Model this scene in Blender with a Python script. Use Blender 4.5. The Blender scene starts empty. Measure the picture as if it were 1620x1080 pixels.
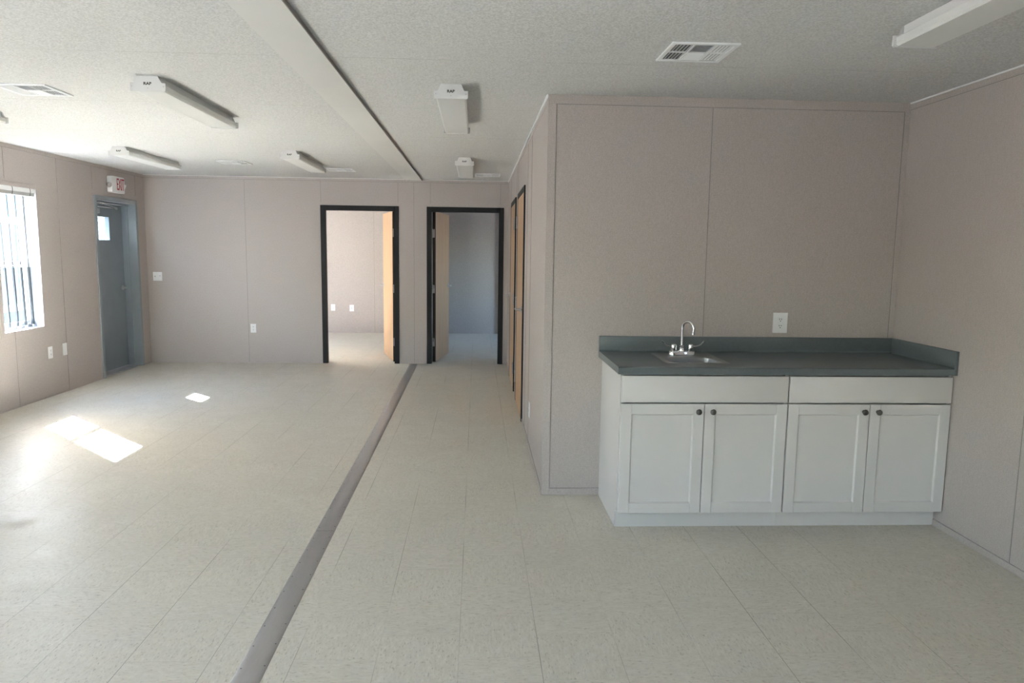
import bpy, bmesh, math, random
from mathutils import Vector, Matrix
random.seed(7)
SC = bpy.context.scene
COL = SC.collection
R = math.radians

# ------------------------------------------------------------------ camera
CAM_H = 1.51
F_PX = 1146.7
pi_, ya_, ro_ = R(-7.046), R(2.852), R(0.765)
fwd = Vector((math.sin(ya_) * math.cos(pi_), math.cos(ya_) * math.cos(pi_), math.sin(pi_)))
rt = fwd.cross(Vector((0, 0, 1))).normalized()
up = rt.cross(fwd)
r2 = rt * math.cos(ro_) + up * math.sin(ro_)
u2 = -rt * math.sin(ro_) + up * math.cos(ro_)
cam_d = bpy.data.cameras.new('camera')
cam_d.sensor_width = 36
cam_d.lens = F_PX / 1620 * 36
cam_d.clip_start = 0.05
cam = bpy.data.objects.new('camera', cam_d)
COL.objects.link(cam)
m = Matrix((r2, u2, -fwd)).transposed().to_4x4()
m.translation = (0, 0, CAM_H)
cam.matrix_world = m
SC.camera = cam

# ------------------------------------------------------------------ light
SUN_DIR = Vector((1.0, -0.955, -1.05)).normalized()      # the way the sunlight travels
W = bpy.data.worlds.new('sky')
SC.world = W
W.use_nodes = True
nt = W.node_tree
nt.nodes.clear()
sky = nt.nodes.new('ShaderNodeTexSky')
sky.sky_type = 'NISHITA'
sky.sun_disc = False
sky.sun_elevation = math.asin(-SUN_DIR.z)
sky.sun_rotation = math.atan2(-SUN_DIR.x, -SUN_DIR.y)
sky.air_density = 1.2
sky.dust_density = 1.5
sky.ozone_density = 2.5
bg = nt.nodes.new('ShaderNodeBackground')
bg.inputs[1].default_value = 1.0
wo = nt.nodes.new('ShaderNodeOutputWorld')
nt.links.new(sky.outputs[0], bg.inputs[0])
nt.links.new(bg.outputs[0], wo.inputs[0])
W.cycles.sampling_method = 'MANUAL'
W.cycles.sample_map_resolution = 512
sd = bpy.data.lights.new('sun', 'SUN')
sd.energy = 106.0
sd.angle = R(0.45)
sd.color = (0.94, 0.94, 0.99)
sun = bpy.data.objects.new('sun', sd)
COL.objects.link(sun)
sun.rotation_euler = SUN_DIR.to_track_quat('-Z', 'Y').to_euler()
sun.location = (-8, 12, 9)

SC.view_settings.view_transform = 'Standard'
SC.view_settings.look = 'None'
SC.view_settings.gamma = 1
SC.view_settings.use_curve_mapping = False
SC.view_settings.exposure = 2.68
SC.cycles.max_bounces = 14
SC.cycles.diffuse_bounces = 10
SC.cycles.glossy_bounces = 5
SC.cycles.transparent_max_bounces = 12
SC.cycles.caustics_reflective = False
SC.cycles.caustics_refractive = False
SC.cycles.use_denoising = True
SC.cycles.use_adaptive_sampling = False
SC.cycles.use_guiding = True
SC.cycles.guiding_training_samples = 64
SC.cycles.sample_clamp_indirect = 6.0

# ------------------------------------------------------------------ dimensions
H = 2.43            # ceiling
YB = 9.70           # wall with the two office doors
YK = 4.385          # wall behind the sink cabinets
XL = -4.282         # outside wall with window and exit door
XLO = -4.45
XP = 0.416          # hall partition
XR = 2.605          # wall beside the cabinets
YF = -5.5           # wall behind the camera
YO = 13.35          # far wall of the offices
T = 0.11

# ------------------------------------------------------------------ mesh helpers
class MB:
    def __init__(s):
        s.bm = bmesh.new()

    def _new(s, ret, mi):
        fs = set()
        for v in ret:
            fs.update(v.link_faces)
        for f in fs:
            f.material_index = mi
        return s

    def box(s, a, b, mi=0, bev=0.0, seg=1, rot=None, piv=None):
        a, b = Vector(a), Vector(b)
        t = bmesh.new()
        bmesh.ops.create_cube(t, size=1.0)
        for v in t.verts:
            v.co = Vector([(a[i] + b[i]) / 2 + v.co[i] * abs(b[i] - a[i]) for i in range(3)])
        if bev:
            bmesh.ops.bevel(t, geom=list(t.edges), offset=bev, segments=seg, profile=0.5, affect='EDGES')
        return s._merge(t, mi, rot, piv)

    def _merge(s, t, mi, rot=None, piv=None):
        if rot is not None:
            p = Vector(piv or (0, 0, 0))
            for v in t.verts:
                v.co = p + rot @ (v.co - p)
        vm = {v: s.bm.verts.new(v.co) for v in t.verts}
        for f in t.faces:
            try:
                nf = s.bm.faces.new([vm[v] for v in f.verts])
                nf.material_index = mi
            except ValueError:
                pass
        t.free()
        return s

    def poly(s, pts, mi=0):
        f = s.bm.faces.new([s.bm.verts.new(Vector(p)) for p in pts])
        f.material_index = mi
        return s

    def prism(s, pts, vec, mi=0):
        """closed outline pts (3-D, planar) pushed along vec"""
        vec = Vector(vec)
        a = [s.bm.verts.new(Vector(p)) for p in pts]
        b = [s.bm.verts.new(Vector(p) + vec) for p in pts]
        n = len(a)
        fs = [s.bm.faces.new(a[::-1]), s.bm.faces.new(b)]
        for i in range(n):
            fs.append(s.bm.faces.new((a[i], a[(i + 1) % n], b[(i + 1) % n], b[i])))
        for f in fs:
            f.material_index = mi
        return s

    def tube(s, path, rad, seg=12, mi=0, cap=True, flat=None):
        path = [Vector(p) for p in path]
        rads = rad if isinstance(rad, (list, tuple)) else [rad] * len(path)
        rings = []
        pn = None
        for i, p in enumerate(path):
            d = (path[min(i + 1, len(path) - 1)] - path[max(i - 1, 0)]).normalized()
            if pn is None:
                ref = Vector((0, 0, 1)) if abs(d.z) < 0.9 else Vector((1, 0, 0))
                pn = (ref - d * ref.dot(d)).normalized()
            else:
                pn = (pn - d * pn.dot(d)).normalized()
            bn = d.cross(pn)
            k = flat[i] if flat else 1.0
            rings.append([s.bm.verts.new(p + (pn * math.cos(2 * math.pi * j / seg) * k + bn * math.sin(2 * math.pi * j / seg)) * rads[i]) for j in range(seg)])
        for i in range(len(rings) - 1):
            for j in range(seg):
                f = s.bm.faces.new((rings[i][j], rings[i][(j + 1) % seg], rings[i + 1][(j + 1) % seg], rings[i + 1][j]))
                f.material_index = mi
        if cap:
            for rg in (rings[0][::-1], rings[-1]):
                f = s.bm.faces.new(rg)
                f.material_index = mi
        return s

    def lathe(s, c, axis, prof, seg=24, mi=0):
        """prof: (distance along axis, radius)"""
        ax = Vector(axis).normalized()
        c = Vector(c)
        return s.tube([c + ax * h for h, _ in prof], [max(r_, 1e-4) for _, r_ in prof], seg, mi)

    def build(s, name, mats, parent=None, smooth=True, origin=None):
        bmesh.ops.recalc_face_normals(s.bm, faces=list(s.bm.faces))
        me = bpy.data.meshes.new(name)
        s.bm.to_mesh(me)
        s.bm.free()
        for mt in (mats if isinstance(mats, (list, tuple)) else [mats]):
            me.materials.append(mt)
        if smooth:
            me.shade_smooth()
            me.set_sharp_from_angle(angle=R(35))
        o = bpy.data.objects.new(name, me)
        COL.objects.link(o)
        pw = Vector((0, 0, 0))
        if parent is not None:
            o.parent = parent
            q = parent
            while q is not None:
                pw = pw + q.location
                q = q.parent
        org = Vector(origin) if origin is not None else pw
        me.transform(Matrix.Translation(-org))
        o.location = org - pw
        return o


def tag(o, label=None, cat=None, group=None, kind=None):
    if label: o['label'] = label
    if cat: o['category'] = cat
    if group: o['group'] = group
    if kind: o['kind'] = kind
    return o


def empty(name, loc, label=None, cat=None, group=None, kind=None):
    o = bpy.data.objects.new(name, None)
    o.location = loc
    o.empty_display_size = 0.05
    COL.objects.link(o)
    return tag(o, label, cat, group, kind)


def copy_tree(o, parent=None):
    c = o.copy()
    COL.objects.link(c)
    if parent is not None:
        c.parent = parent
    for ch in list(o.children):
        copy_tree(ch, c)
    return c


def text_mesh(txt, size, depth, fat=0.022):
    cu = bpy.data.curves.new('lettering', 'FONT')
    cu.body = txt
    cu.size = size
    cu.extrude = depth
    cu.offset = size * fat
    cu.align_x = 'CENTER'
    cu.align_y = 'CENTER'
    ob = bpy.data.objects.new('lettering', cu)
    COL.objects.link(ob)
    bpy.context.view_layer.update()
    dg = bpy.context.evaluated_depsgraph_get()
    me = bpy.data.meshes.new_from_object(ob.evaluated_get(dg))
    COL.objects.unlink(ob)
    bpy.data.objects.remove(ob)
    return me


# ------------------------------------------------------------------ materials
def mat(name, col, rough=0.5, metal=0.0, spec=0.5):
    mt = bpy.data.materials.new(name)
    mt.use_nodes = True
    b = mt.node_tree.nodes['Principled BSDF']
    b.inputs['Base Color'].default_value = (*col, 1)
    b.inputs['Roughness'].default_value = rough
    b.inputs['Metallic'].default_value = metal
    b.inputs['Specular IOR Level'].default_value = spec
    return mt


class NG:
    """little node helper"""
    def __init__(s, mt):
        s.t = mt.node_tree
        s.b = s.t.nodes['Principled BSDF']

    def n(s, kind, **kw):
        nd = s.t.nodes.new(kind)
        for k, v in kw.items():
            setattr(nd, k, v)
        return nd

    def l(s, a, b):
        s.t.links.new(a, b)

    def math(s, op, a, b=None, c=None):
        nd = s.n('ShaderNodeMath', operation=op)
        for i, v in enumerate((a, b, c)):
            if v is None: continue
            if isinstance(v, (int, float)): nd.inputs[i].default_value = v
            else: s.l(v, nd.inputs[i])
        return nd.outputs[0]

    def mix(s, f, a, b):
        nd = s.n('ShaderNodeMix', data_type='RGBA')
        for sock, v in ((nd.inputs[0], f), (nd.inputs[6], a), (nd.inputs[7], b)):
            if isinstance(v, (int, float)): sock.default_value = v
            elif isinstance(v, tuple): sock.default_value = (*v, 1) if len(v) == 3 else v
            else: s.l(v, sock)
        return nd.outputs[2]

    def coord(s):
        return s.n('ShaderNodeTexCoord').outputs['Object']

    def noise(s, vec, scale, detail=2, rough=0.5, sc3=None):
        if sc3:
            mp = s.n('ShaderNodeMapping')
            mp.inputs['Scale'].default_value = sc3
            s.l(vec, mp.inputs[0])
            vec = mp.outputs[0]
        nd = s.n('ShaderNodeTexNoise')
        nd.inputs['Scale'].default_value = scale
        nd.inputs['Detail'].default_value = detail
        nd.inputs['Roughness'].default_value = rough
        s.l(vec, nd.inputs['Vector'])
        return nd.outputs[0]

    def ramp(s, f, a, b, lo=0.0, hi=1.0):
        nd = s.n('ShaderNodeMapRange')
        s.l(f, nd.inputs[0])
        nd.inputs[1].default_value = a
        nd.inputs[2].default_value = b
        nd.inputs[3].default_value = lo
        nd.inputs[4].default_value = hi
        return nd.outputs[0]

    def bump(s, h, strength, dist):
        nd = s.n('ShaderNodeBump')
        nd.inputs['Strength'].default_value = strength
        nd.inputs['Distance'].default_value = dist
        s.l(h, nd.inputs['Height'])
        s.l(nd.outputs[0], s.b.inputs['Normal'])


def wall_vinyl():
    mt = mat('wall_vinyl', (0.45, 0.42, 0.4), 0.48, spec=0.5)
    g = NG(mt)
    c = g.coord()
    n1 = g.noise(c, 210, 2, 0.6)
    n2 = g.noise(c, 110, 2, 0.6, (1, 1, 0.5))
    n3 = g.noise(c, 1.3, 3, 0.5)
    f = g.math('ADD', g.math('MULTIPLY', g.ramp(n1, 0.3, 0.7), 0.75), g.math('MULTIPLY', g.ramp(n2, 0.3, 0.7), 0.25))
    colr = g.mix(f, (0.355, 0.317, 0.298), (0.533, 0.484, 0.460))
    colr = g.mix(g.ramp(n3, 0.3, 0.7, 0, 0.10), colr, (0.50, 0.47, 0.44))
    g.l(colr, g.b.inputs['Base Color'])
    g.bump(n1, 0.25, 0.0015)
    return mt


def ceiling_board():
    mt = mat('ceiling_board', (0.78, 0.79, 0.77), 0.8, spec=0.2)
    g = NG(mt)
    c = g.coord()
    n1 = g.noise(c, 120, 3, 0.6)
    n2 = g.noise(c, 55, 3, 0.6)
    n3 = g.noise(c, 0.9, 2, 0.5)
    sep = g.n('ShaderNodeSeparateXYZ')
    g.l(c, sep.inputs[0])
    # board joints every 1.22 m across the room
    v = g.math('MODULO', g.math('ADD', sep.outputs[1], 20 * 1.22 - 3.67), 1.22)
    d = g.math('MINIMUM', v, g.math('SUBTRACT', 1.22, v))
    line = g.ramp(d, 0.0012, 0.0035, 1, 0)
    line = g.math('MULTIPLY', line, g.ramp(g.noise(c, 2.2, 3, 0.6), 0.42, 0.6, 0.25, 0.85))
    colr = g.mix(g.ramp(n1, 0.35, 0.65), (0.49, 0.495, 0.49), (0.71, 0.715, 0.715))
    colr = g.mix(g.ramp(n3, 0.3, 0.7, 0, 0.25), colr, (0.68, 0.68, 0.665))
    colr = g.mix(line, colr, (0.36, 0.36, 0.33))
    g.l(colr, g.b.inputs['Base Color'])
    hgt = g.math('ADD', g.math('MULTIPLY', n1, 0.6), g.math('MULTIPLY', n2, 0.4))
    g.bump(hgt, 0.6, 0.004)
    return mt


def floor_tile():
    mt = mat('floor_tile', (0.6, 0.58, 0.5), 0.33, spec=0.45)
    g = NG(mt)
    c = g.coord()
    sep = g.n('ShaderNodeSeparateXYZ')
    g.l(c, sep.inputs[0])
    S = 0.3048
    u = g.math('DIVIDE', g.math('ADD', sep.outputs[0], 0.057 + 40 * S), S)
    cu = g.math('FLOOR', u)
    odd = g.math('MODULO', cu, 2)
    v = g.math('ADD', g.math('DIVIDE', g.math('ADD', sep.outputs[1], 40 * S - 2.86), S), g.math('MULTIPLY', odd, 0.5))
    cv = g.math('FLOOR', v)
    par = g.math('MODULO', cv, 2)
    fu = g.math('FRACT', u)
    fv = g.math('FRACT', v)
    du = g.math('MULTIPLY', g.math('MINIMUM', fu, g.math('SUBTRACT', 1, fu)), S)
    dv = g.math('MULTIPLY', g.math('MINIMUM', fv, g.math('SUBTRACT', 1, fv)), S)
    wn = g.n('ShaderNodeTexWhiteNoise', noise_dimensions='2D')
    cmb = g.n('ShaderNodeCombineXYZ')
    g.l(cu, cmb.inputs[0]); g.l(cv, cmb.inputs[1])
    g.l(cmb.outputs[0], wn.inputs['Vector'])
    rnd = wn.outputs[0]
    # marbled streaks, turned a quarter from tile to tile
    sh = g.n('ShaderNodeVectorMath', operation='MULTIPLY_ADD')
    g.l(wn.outputs[1], sh.inputs[0]); sh.inputs[1].default_value = (9, 9, 9); g.l(c, sh.inputs[2])
    a = g.noise(sh.outputs[0], 85, 4, 0.66, (0.30, 1.0, 1))
    b = g.noise(sh.outputs[0], 85, 4, 0.66, (1.0, 0.30, 1))
    mx = g.n('ShaderNodeMix', data_type='FLOAT')
    g.l(par, mx.inputs[0]); g.l(a, mx.inputs[2]); g.l(b, mx.inputs[3])
    st = mx.outputs[0]
    a2 = g.noise(sh.outputs[0], 150, 2, 0.55, (0.36, 1.0, 1))
    b2 = g.noise(sh.outputs[0], 150, 2, 0.55, (1.0, 0.36, 1))
    mx2 = g.n('ShaderNodeMix', data_type='FLOAT')
    g.l(par, mx2.inputs[0]); g.l(a2, mx2.inputs[2]); g.l(b2, mx2.inputs[3])
    chip = g.ramp(mx2.outputs[0], 0.60, 0.70)
    base = g.mix(g.ramp(st, 0.30, 0.70), (0.548, 0.517, 0.446), (0.662, 0.632, 0.560))
    base = g.mix(g.math('MULTIPLY', chip, 0.55), base, (0.25, 0.23, 0.19))
    base = g.mix(g.math('MULTIPLY', g.ramp(mx2.outputs[0], 0.36, 0.26), 0.5), base, (0.80, 0.79, 0.72))
    base = g.mix(g.math('MULTIPLY', rnd, 0.14), base, (0.52, 0.50, 0.43))
    blot = g.noise(c, 1.7, 4, 0.6)
    base = g.mix(g.ramp(blot, 0.45, 0.75, 0, 0.12), base, (0.42, 0.40, 0.33))
    scuff = g.noise(c, 7, 4, 0.75, (1, 0.5, 1))
    base = g.mix(g.ramp(scuff, 0.74, 0.80, 0, 0.40), base, (0.20, 0.18, 0.15))
    # joints: tight, opening here and there
    jn = g.noise(c, 1.1, 2, 0.5)
    ju = g.math('MULTIPLY', g.ramp(du, 0.0006, 0.0019, 1, 0), g.ramp(jn, 0.42, 0.60, 0.06, 0.8))
    jv = g.math('MULTIPLY', g.ramp(dv, 0.0005, 0.0015, 1, 0), g.ramp(jn, 0.48, 0.65, 0.03, 0.4))
    jj = g.math('MAXIMUM', ju, jv)
    base = g.mix(jj, base, (0.13, 0.12, 0.10))
    g.l(base, g.b.inputs['Base Color'])
    rg = g.noise(c, 5, 3, 0.6)
    g.l(g.ramp(rg, 0.3, 0.7, 0.36, 0.52), g.b.inputs['Roughness'])
    hh = g.math('SUBTRACT', g.math('MULTIPLY', g.noise(c, 3.2, 2, 0.5), 1.0), g.math('MULTIPLY', jj, 0.25))
    g.bump(hh, 0.22, 0.004)
    return mt


def wood(name, a, b):
    mt = mat(name, a, 0.45, spec=0.4)
    g = NG(mt)
    c = g.coord()
    n1 = g.noise(c, 22, 5, 0.65, (1, 1, 0.07))
    n2 = g.noise(c, 3, 2, 0.5, (1, 1, 0.3))
    f = g.math('ADD', g.math('MULTIPLY', g.ramp(n1, 0.3, 0.7), 0.7), g.math('MULTIPLY', n2, 0.3))
    g.l(g.mix(f, a, b), g.b.inputs['Base Color'])
    return mt


def brushed(name, col, rough, sc3=(1, 40, 1), amt=0.25, metal=1.0):
    mt = mat(name, col, rough, metal)
    g = NG(mt)
    c = g.coord()
    n1 = g.noise(c, 12, 3, 0.6, sc3)
    g.l(g.ramp(n1, 0.3, 0.7, rough * 0.8, rough * 1.25), g.b.inputs['Roughness'])
    g.l(g.mix(g.ramp(n1, 0.3, 0.7, 0, amt), col, tuple(x * 0.75 for x in col)), g.b.inputs['Base Color'])
    return mt


def soft(name, col, rough=0.5, var=0.06, scale=6, spec=0.5, bump=0.0):
    """painted or moulded surface with a little unevenness"""
    mt = mat(name, col, rough, 0, spec)
    g = NG(mt)
    c = g.coord()
    n1 = g.noise(c, scale, 3, 0.55)
    g.l(g.mix(g.ramp(n1, 0.3, 0.7), tuple(x * (1 - var) for x in col), tuple(min(1, x * (1 + var)) for x in col)), g.b.inputs['Base Color'])
    if bump:
        g.bump(n1, bump, 0.003)
    return mt


def glass():
    mt = bpy.data.materials.new('window_glass')
    mt.use_nodes = True
    t = mt.node_tree
    t.nodes.clear()
    tr = t.nodes.new('ShaderNodeBsdfTransparent')
    tr.inputs[0].default_value = (0.93, 0.96, 0.95, 1)
    gl = t.nodes.new('ShaderNodeBsdfGlossy')
    gl.inputs['Roughness'].default_value = 0.02
    lw = t.nodes.new('ShaderNodeLayerWeight')
    lw.inputs[0].default_value = 0.5
    pw = t.nodes.new('ShaderNodeMath'); pw.operation = 'POWER'
    pw.inputs[1].default_value = 5
    t.links.new(lw.outputs['Facing'], pw.inputs[0])
    fr = t.nodes.new('ShaderNodeMapRange')
    fr.inputs[3].default_value = 0.05
    fr.inputs[4].default_value = 0.9
    t.links.new(pw.outputs[0], fr.inputs[0])
    mx = t.nodes.new('ShaderNodeMixShader')
    o = t.nodes.new('ShaderNodeOutputMaterial')
    t.links.new(fr.outputs[0], mx.inputs[0])
    t.links.new(tr.outputs[0], mx.inputs[1])
    t.links.new(gl.outputs[0], mx.inputs[2])
    t.links.new(mx.outputs[0], o.inputs[0])
    return mt


M_WALL = wall_vinyl()
M_CEIL = ceiling_board()
M_FLOOR = floor_tile()
M_SEAM_SHADE = mat('seam_shadow_line', (0.235, 0.218, 0.205), 0.7)  # dark colour for panel joints and for painted shade lines
M_CSTRIP = soft('ceiling_strip_paint', (0.64, 0.64, 0.625), 0.6, 0.02, 2)
M_WHITE = soft('white_trim', (0.82, 0.83, 0.83), 0.45, 0.02)
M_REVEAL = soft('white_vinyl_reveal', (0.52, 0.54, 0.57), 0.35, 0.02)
M_BLACK = soft('black_frame_paint', (0.006, 0.006, 0.007), 0.5, 0.1, spec=0.3)
M_EDGE = soft('dark_door_edge', (0.028, 0.02, 0.016), 0.6, 0.2)
M_WOOD = wood('door_veneer', (0.43, 0.26, 0.14), (0.56, 0.37, 0.215))
M_GREY = soft('blue_grey_door_paint', (0.235, 0.275, 0.305), 0.38, 0.05, 3)
M_GREYF = soft('blue_grey_frame_paint', (0.26, 0.295, 0.32), 0.38, 0.05, 3)
M_STEEL = brushed('satin_steel', (0.52, 0.52, 0.53), 0.30)
M_SINK = brushed('sink_steel', (0.42, 0.42, 0.42), 0.36, (2, 2, 2), 0.05)
M_CHROME = mat('chrome', (0.78, 0.79, 0.80), 0.07, 1.0)
M_STRIP = brushed('floor_strip_metal', (0.43, 0.435, 0.455), 0.34, (60, 1, 1), 0.15)
M_KNOB = brushed('antique_pewter', (0.17, 0.165, 0.155), 0.36, (30, 30, 30), 0.5)
M_CAB = soft('cabinet_white', (0.64, 0.63, 0.62), 0.38, 0.012, 2)
M_COUNTER = soft('counter_laminate', (0.120, 0.142, 0.150), 0.30, 0.06, 60)
M_PLATE = soft('plastic_plate', (0.80, 0.81, 0.82), 0.35, 0.01)
M_DARK = mat('dark_gap', (0.02, 0.02, 0.022), 0.7)
M_GLASS = glass()
M_LAMP = soft('lamp_housing', (0.66, 0.665, 0.665), 0.4, 0.01)
M_LENS = mat('acrylic_lens', (0.72, 0.73, 0.72), 0.42)
M_RED = mat('exit_red', (0.42, 0.015, 0.04), 0.4)
M_INK = mat('black_ink', (0.02, 0.02, 0.02), 0.5)
M_VENT = soft('vent_enamel', (0.80, 0.82, 0.84), 0.35, 0.01)
M_VDARK = mat('vent_throat', (0.12, 0.13, 0.14), 0.7)
M_ROD = mat('dark_rod', (0.012, 0.016, 0.018), 0.5, 0.0)
M_BLIND = soft('blind_slats', (0.50, 0.50, 0.49), 0.4, 0.04)
M_FACADE = soft('pale_blue_siding', (0.045, 0.082, 0.098), 0.6, 0.05, 2)
M_FWIN = mat('facade_window', (0.015, 0.035, 0.06), 0.3)
M_BOUNCE = soft('bounce_slab_concrete', (0.42, 0.41, 0.39), 0.85, 0.08, 4)
M_GROUND = soft('gravel_ground', (0.085, 0.082, 0.078), 0.9, 0.2, 30)


# ------------------------------------------------------------------ walls
def wall(name, axis, pos, thick, u0, u1, z0, z1, holes=(), seams=(), crown=None, base=0.0, seam_side=None, label=None, reveal=None, battens=()):
    """axis 'x': wall plane x=pos, spans y u0..u1; room side faces pos, body goes pos..pos+thick.
    holes: (ua, ub, za, zb). seams: list of u. seam_side: +1/-1 direction into the room."""
    us = sorted(set([u0, u1] + [h[0] for h in holes] + [h[1] for h in holes]))
    zs = sorted(set([z0, z1] + [h[2] for h in holes] + [h[3] for h in holes]))
    us = [u for u in us if u0 <= u <= u1]
    zs = [z for z in zs if z0 <= z <= z1]

    def P(u, z, w):
        return (w, u, z) if axis == 'x' else (u, w, z)

    def inhole(u, z):
        return any(h[0] < u < h[1] and h[2] < z < h[3] for h in holes)
    mb = MB()
    nu, nz = len(us) - 1, len(zs) - 1
    solid = [[not inhole((us[i] + us[i + 1]) / 2, (zs[j] + zs[j + 1]) / 2) for j in range(nz)] for i in range(nu)]
    A, B = pos, pos + thick
    for i in range(nu):
        for j in range(nz):
            if not solid[i][j]:
                continue
            a, b, c, d = us[i], us[i + 1], zs[j], zs[j + 1]
            mb.poly([P(a, c, A), P(b, c, A), P(b, d, A), P(a, d, A)])
            mb.poly([P(a, c, B), P(b, c, B), P(b, d, B), P(a, d, B)])
            for (ii, jj, q) in ((i - 1, j, ((a, c), (a, d))), (i + 1, j, ((b, c), (b, d))), (i, j - 1, ((a, c), (b, c))), (i, j + 1, ((a, d), (b, d)))):
                if 0 <= ii < nu and 0 <= jj < nz and solid[ii][jj]:
                    continue
                (ua, za), (ub, zb) = q
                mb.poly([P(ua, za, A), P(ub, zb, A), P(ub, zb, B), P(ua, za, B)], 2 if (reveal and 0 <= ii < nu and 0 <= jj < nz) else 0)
    bmesh.ops.remove_doubles(mb.bm, verts=list(mb.bm.verts), dist=1e-5)
    sg = seam_side or (-1 if thick > 0 else 1)
    ct = crown if crown is not None else z1
    for u in seams:                       # panel joints: a hairline bead on the sheet
        segs = [(base, ct)]
        for h in holes:
            if h[0] - 0.06 < u < h[1] + 0.06:
                segs = [(h[3] + 0.06, ct)] + ([(base, h[2])] if h[2] > 0.1 else [])
        for (za, zb) in segs:
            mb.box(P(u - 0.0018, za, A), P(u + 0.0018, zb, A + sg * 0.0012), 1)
            mb.box(P(u + 0.0018, za, A), P(u + 0.0042, zb, A + sg * 0.0022), 0)
    if crown is not None:  # dark line painting the shade under the crown batten
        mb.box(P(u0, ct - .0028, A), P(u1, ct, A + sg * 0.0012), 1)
    if base > .02:  # dark line painting shade along the base strip
        a = u0
        for h in sorted(h for h in holes if h[2] < .01) + [(u1, u1)]:
            if h[0] > a:
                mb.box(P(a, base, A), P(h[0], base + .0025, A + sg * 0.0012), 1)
            a = max(a, h[1])
    o = mb.build(name, [M_WALL, M_SEAM_SHADE, M_REVEAL], smooth=False)
    return tag(o, label, 'wall', kind='structure')


def batten(name, a, b, label, cat='trim', m_=None, bev=0.0012):
    o = MB().box(a, b, 0, bev).build(name, m_ or M_WALL)
    return tag(o, label, cat, kind='structure')


# floor and ceiling
o = MB().box((XLO, YF - T, -0.05), (XR + 0.15, YO + T, 0)).build('floor', M_FLOOR, smooth=False)
tag(o, 'pale speckled vinyl tile floor running through every room', 'floor', kind='structure')
o = MB().box((XLO, YF - T, H), (XR + 0.15, YO + T, H + 0.10)).build('ceiling', M_CEIL, smooth=False)
tag(o, 'white textured board ceiling over the whole building', 'ceiling', kind='structure')

WIN1 = (6.77, 7.375, 0.715, 2.05)
DOOR_L = (8.44, 9.47, 0.0, 2.083)
left_holes = [WIN1, DOOR_L, (11.1, 12.0, 0.69, 2.05), (1.2, 1.8, 0.69, 2.05), (-0.9, -0.3, 0.69, 2.05)]  # last two openings are unseen, added to bring in fill daylight
wall('wall_left', 'x', XL, XLO - XL, YF, YO, 0, H, left_holes, (7.745, 8.43, 9.462, 6.91, 6.0), H - 0.036, 0.012, 1,
     'taupe vinyl panel outside wall with the window and the exit door', True)
DL = (-2.042, -1.026)      # office door frames, outer
DR = (-0.661, 0.355)
wall('wall_back', 'y', YB, T, XL, XP, 0, H, [(DL[0] + .02, DL[1] - .02, 0, 2.063), (DR[0] + .02, DR[1] - .02, 0, 2.063)],
     (-3.01, -2.035, -1.035, -0.828, -0.612, 0.306), H - 0.036, 0.012, -1, 'taupe vinyl panel end wall with two black door frames')
C1 = (6.34, 7.356)
C2 = (7.76, 8.776)
wall('wall_hall', 'x', XP, T, YK + T, YO, 0, H, [(C1[0] + .02, C1[1] - .02, 0, 2.063), (C2[0] + .02, C2[1] - .02, 0, 2.063), (10.3, 13.3, 0, H - 0.001)],
     (5.62, 6.05, 7.42, 7.70, 8.95), H - 0.036, 0.03, -1, 'taupe panel hall partition with two closed wood doors')
wall('wall_kitchen', 'y', YK, T, XP, XR, 0, H, (), (XP + 0.049, 1.397, XR - 0.035), H - 0.052, 0.042, -1, 'taupe vinyl panel wall behind the sink cabinets')
wall('wall_right', 'x', XR, 0.15, YF, YO, 0, H, [(-0.2, 0.25, 1.2, 2.05), (11.6, 12.5, 0.69, 2.05)], (3.255, 2.04), H - 0.04, 0.035, -1,
     'taupe vinyl panel side wall at the end of the sink counter', True)
wall('wall_front', 'y', YF, -T, XL, XR, 0, H, [(-3.0, -1.6, 0.7, 2.05)], (), None, 0, 1, 'taupe vinyl panel wall behind the viewer')  # unseen opening added here to let in fill daylight
wall('wall_office', 'y', YO, T, XL, XR, 0, H, (), (-1.86, -3.08, 0.92, 2.1), H - 0.036, 0.012, -1, 'taupe vinyl panel far wall of the two offices')
o = MB().box((-0.90, YB + T, 0), (-0.79, YO, H)).build('wall_divider', M_WALL, smooth=False)
tag(o, 'taupe panel partition between the two offices', 'wall', kind='structure')
o = MB().box((XP + T, YB, 0), (XR, YB + T, H)).build('wall_closet', M_WALL, smooth=False)
tag(o, 'taupe panel wall closing off the rooms behind the hall doors', 'wall', kind='structure')

# battens round the walls
tn = [0]
def trim(a, b, label, m_=None):
    tn[0] += 1
    return batten('trim_%d' % tn[0], a, b, label, m_=m_)
trim((XP - 0.003, YK - 0.0035, H - 0.052), (XR, YK, H), 'taupe batten along the top of the wall above the sink counter')
trim((XP - 0.003, YK - 0.0036, 0.0), (XP + 0.046, YK + 0.0, H - 0.052), 'taupe batten at the outer corner of the hall partition')
trim((XR - 0.032, YK - 0.0035, 1.007), (XR, YK, H - 0.052), 'taupe batten in the corner above the side splash')
trim((XR - 0.0035, YF, H - 0.036), (XR, YK, H - 0.008), 'taupe batten along the top of the side wall by the counter')
trim((XR - 0.009, YF, H - 0.008), (XR, YK - 0.004, H), 'white ceiling bead along the side wall by the counter', M_WHITE)
trim((XP - 0.0035, YK, H - 0.045), (XP, YB, H - 0.016), 'taupe batten along the top of the hall partition')
trim((XP - 0.012, YK, H - 0.016), (XP, YB, H), 'white ceiling bead along the top of the hall partition', M_WHITE)
trim((XL, YB - 0.0035, H - 0.036), (XP - 0.004, YB, H - 0.006), 'taupe batten along the top of the end wall')
trim((XL, YB - 0.01, H - 0.006), (XP - 0.013, YB, H), 'white ceiling bead along the top of the end wall', M_WHITE)
trim((XL, YF, H - 0.036), (XL + 0.0035, YB - 0.01, H), 'taupe batten along the top of the window wall')
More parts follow.
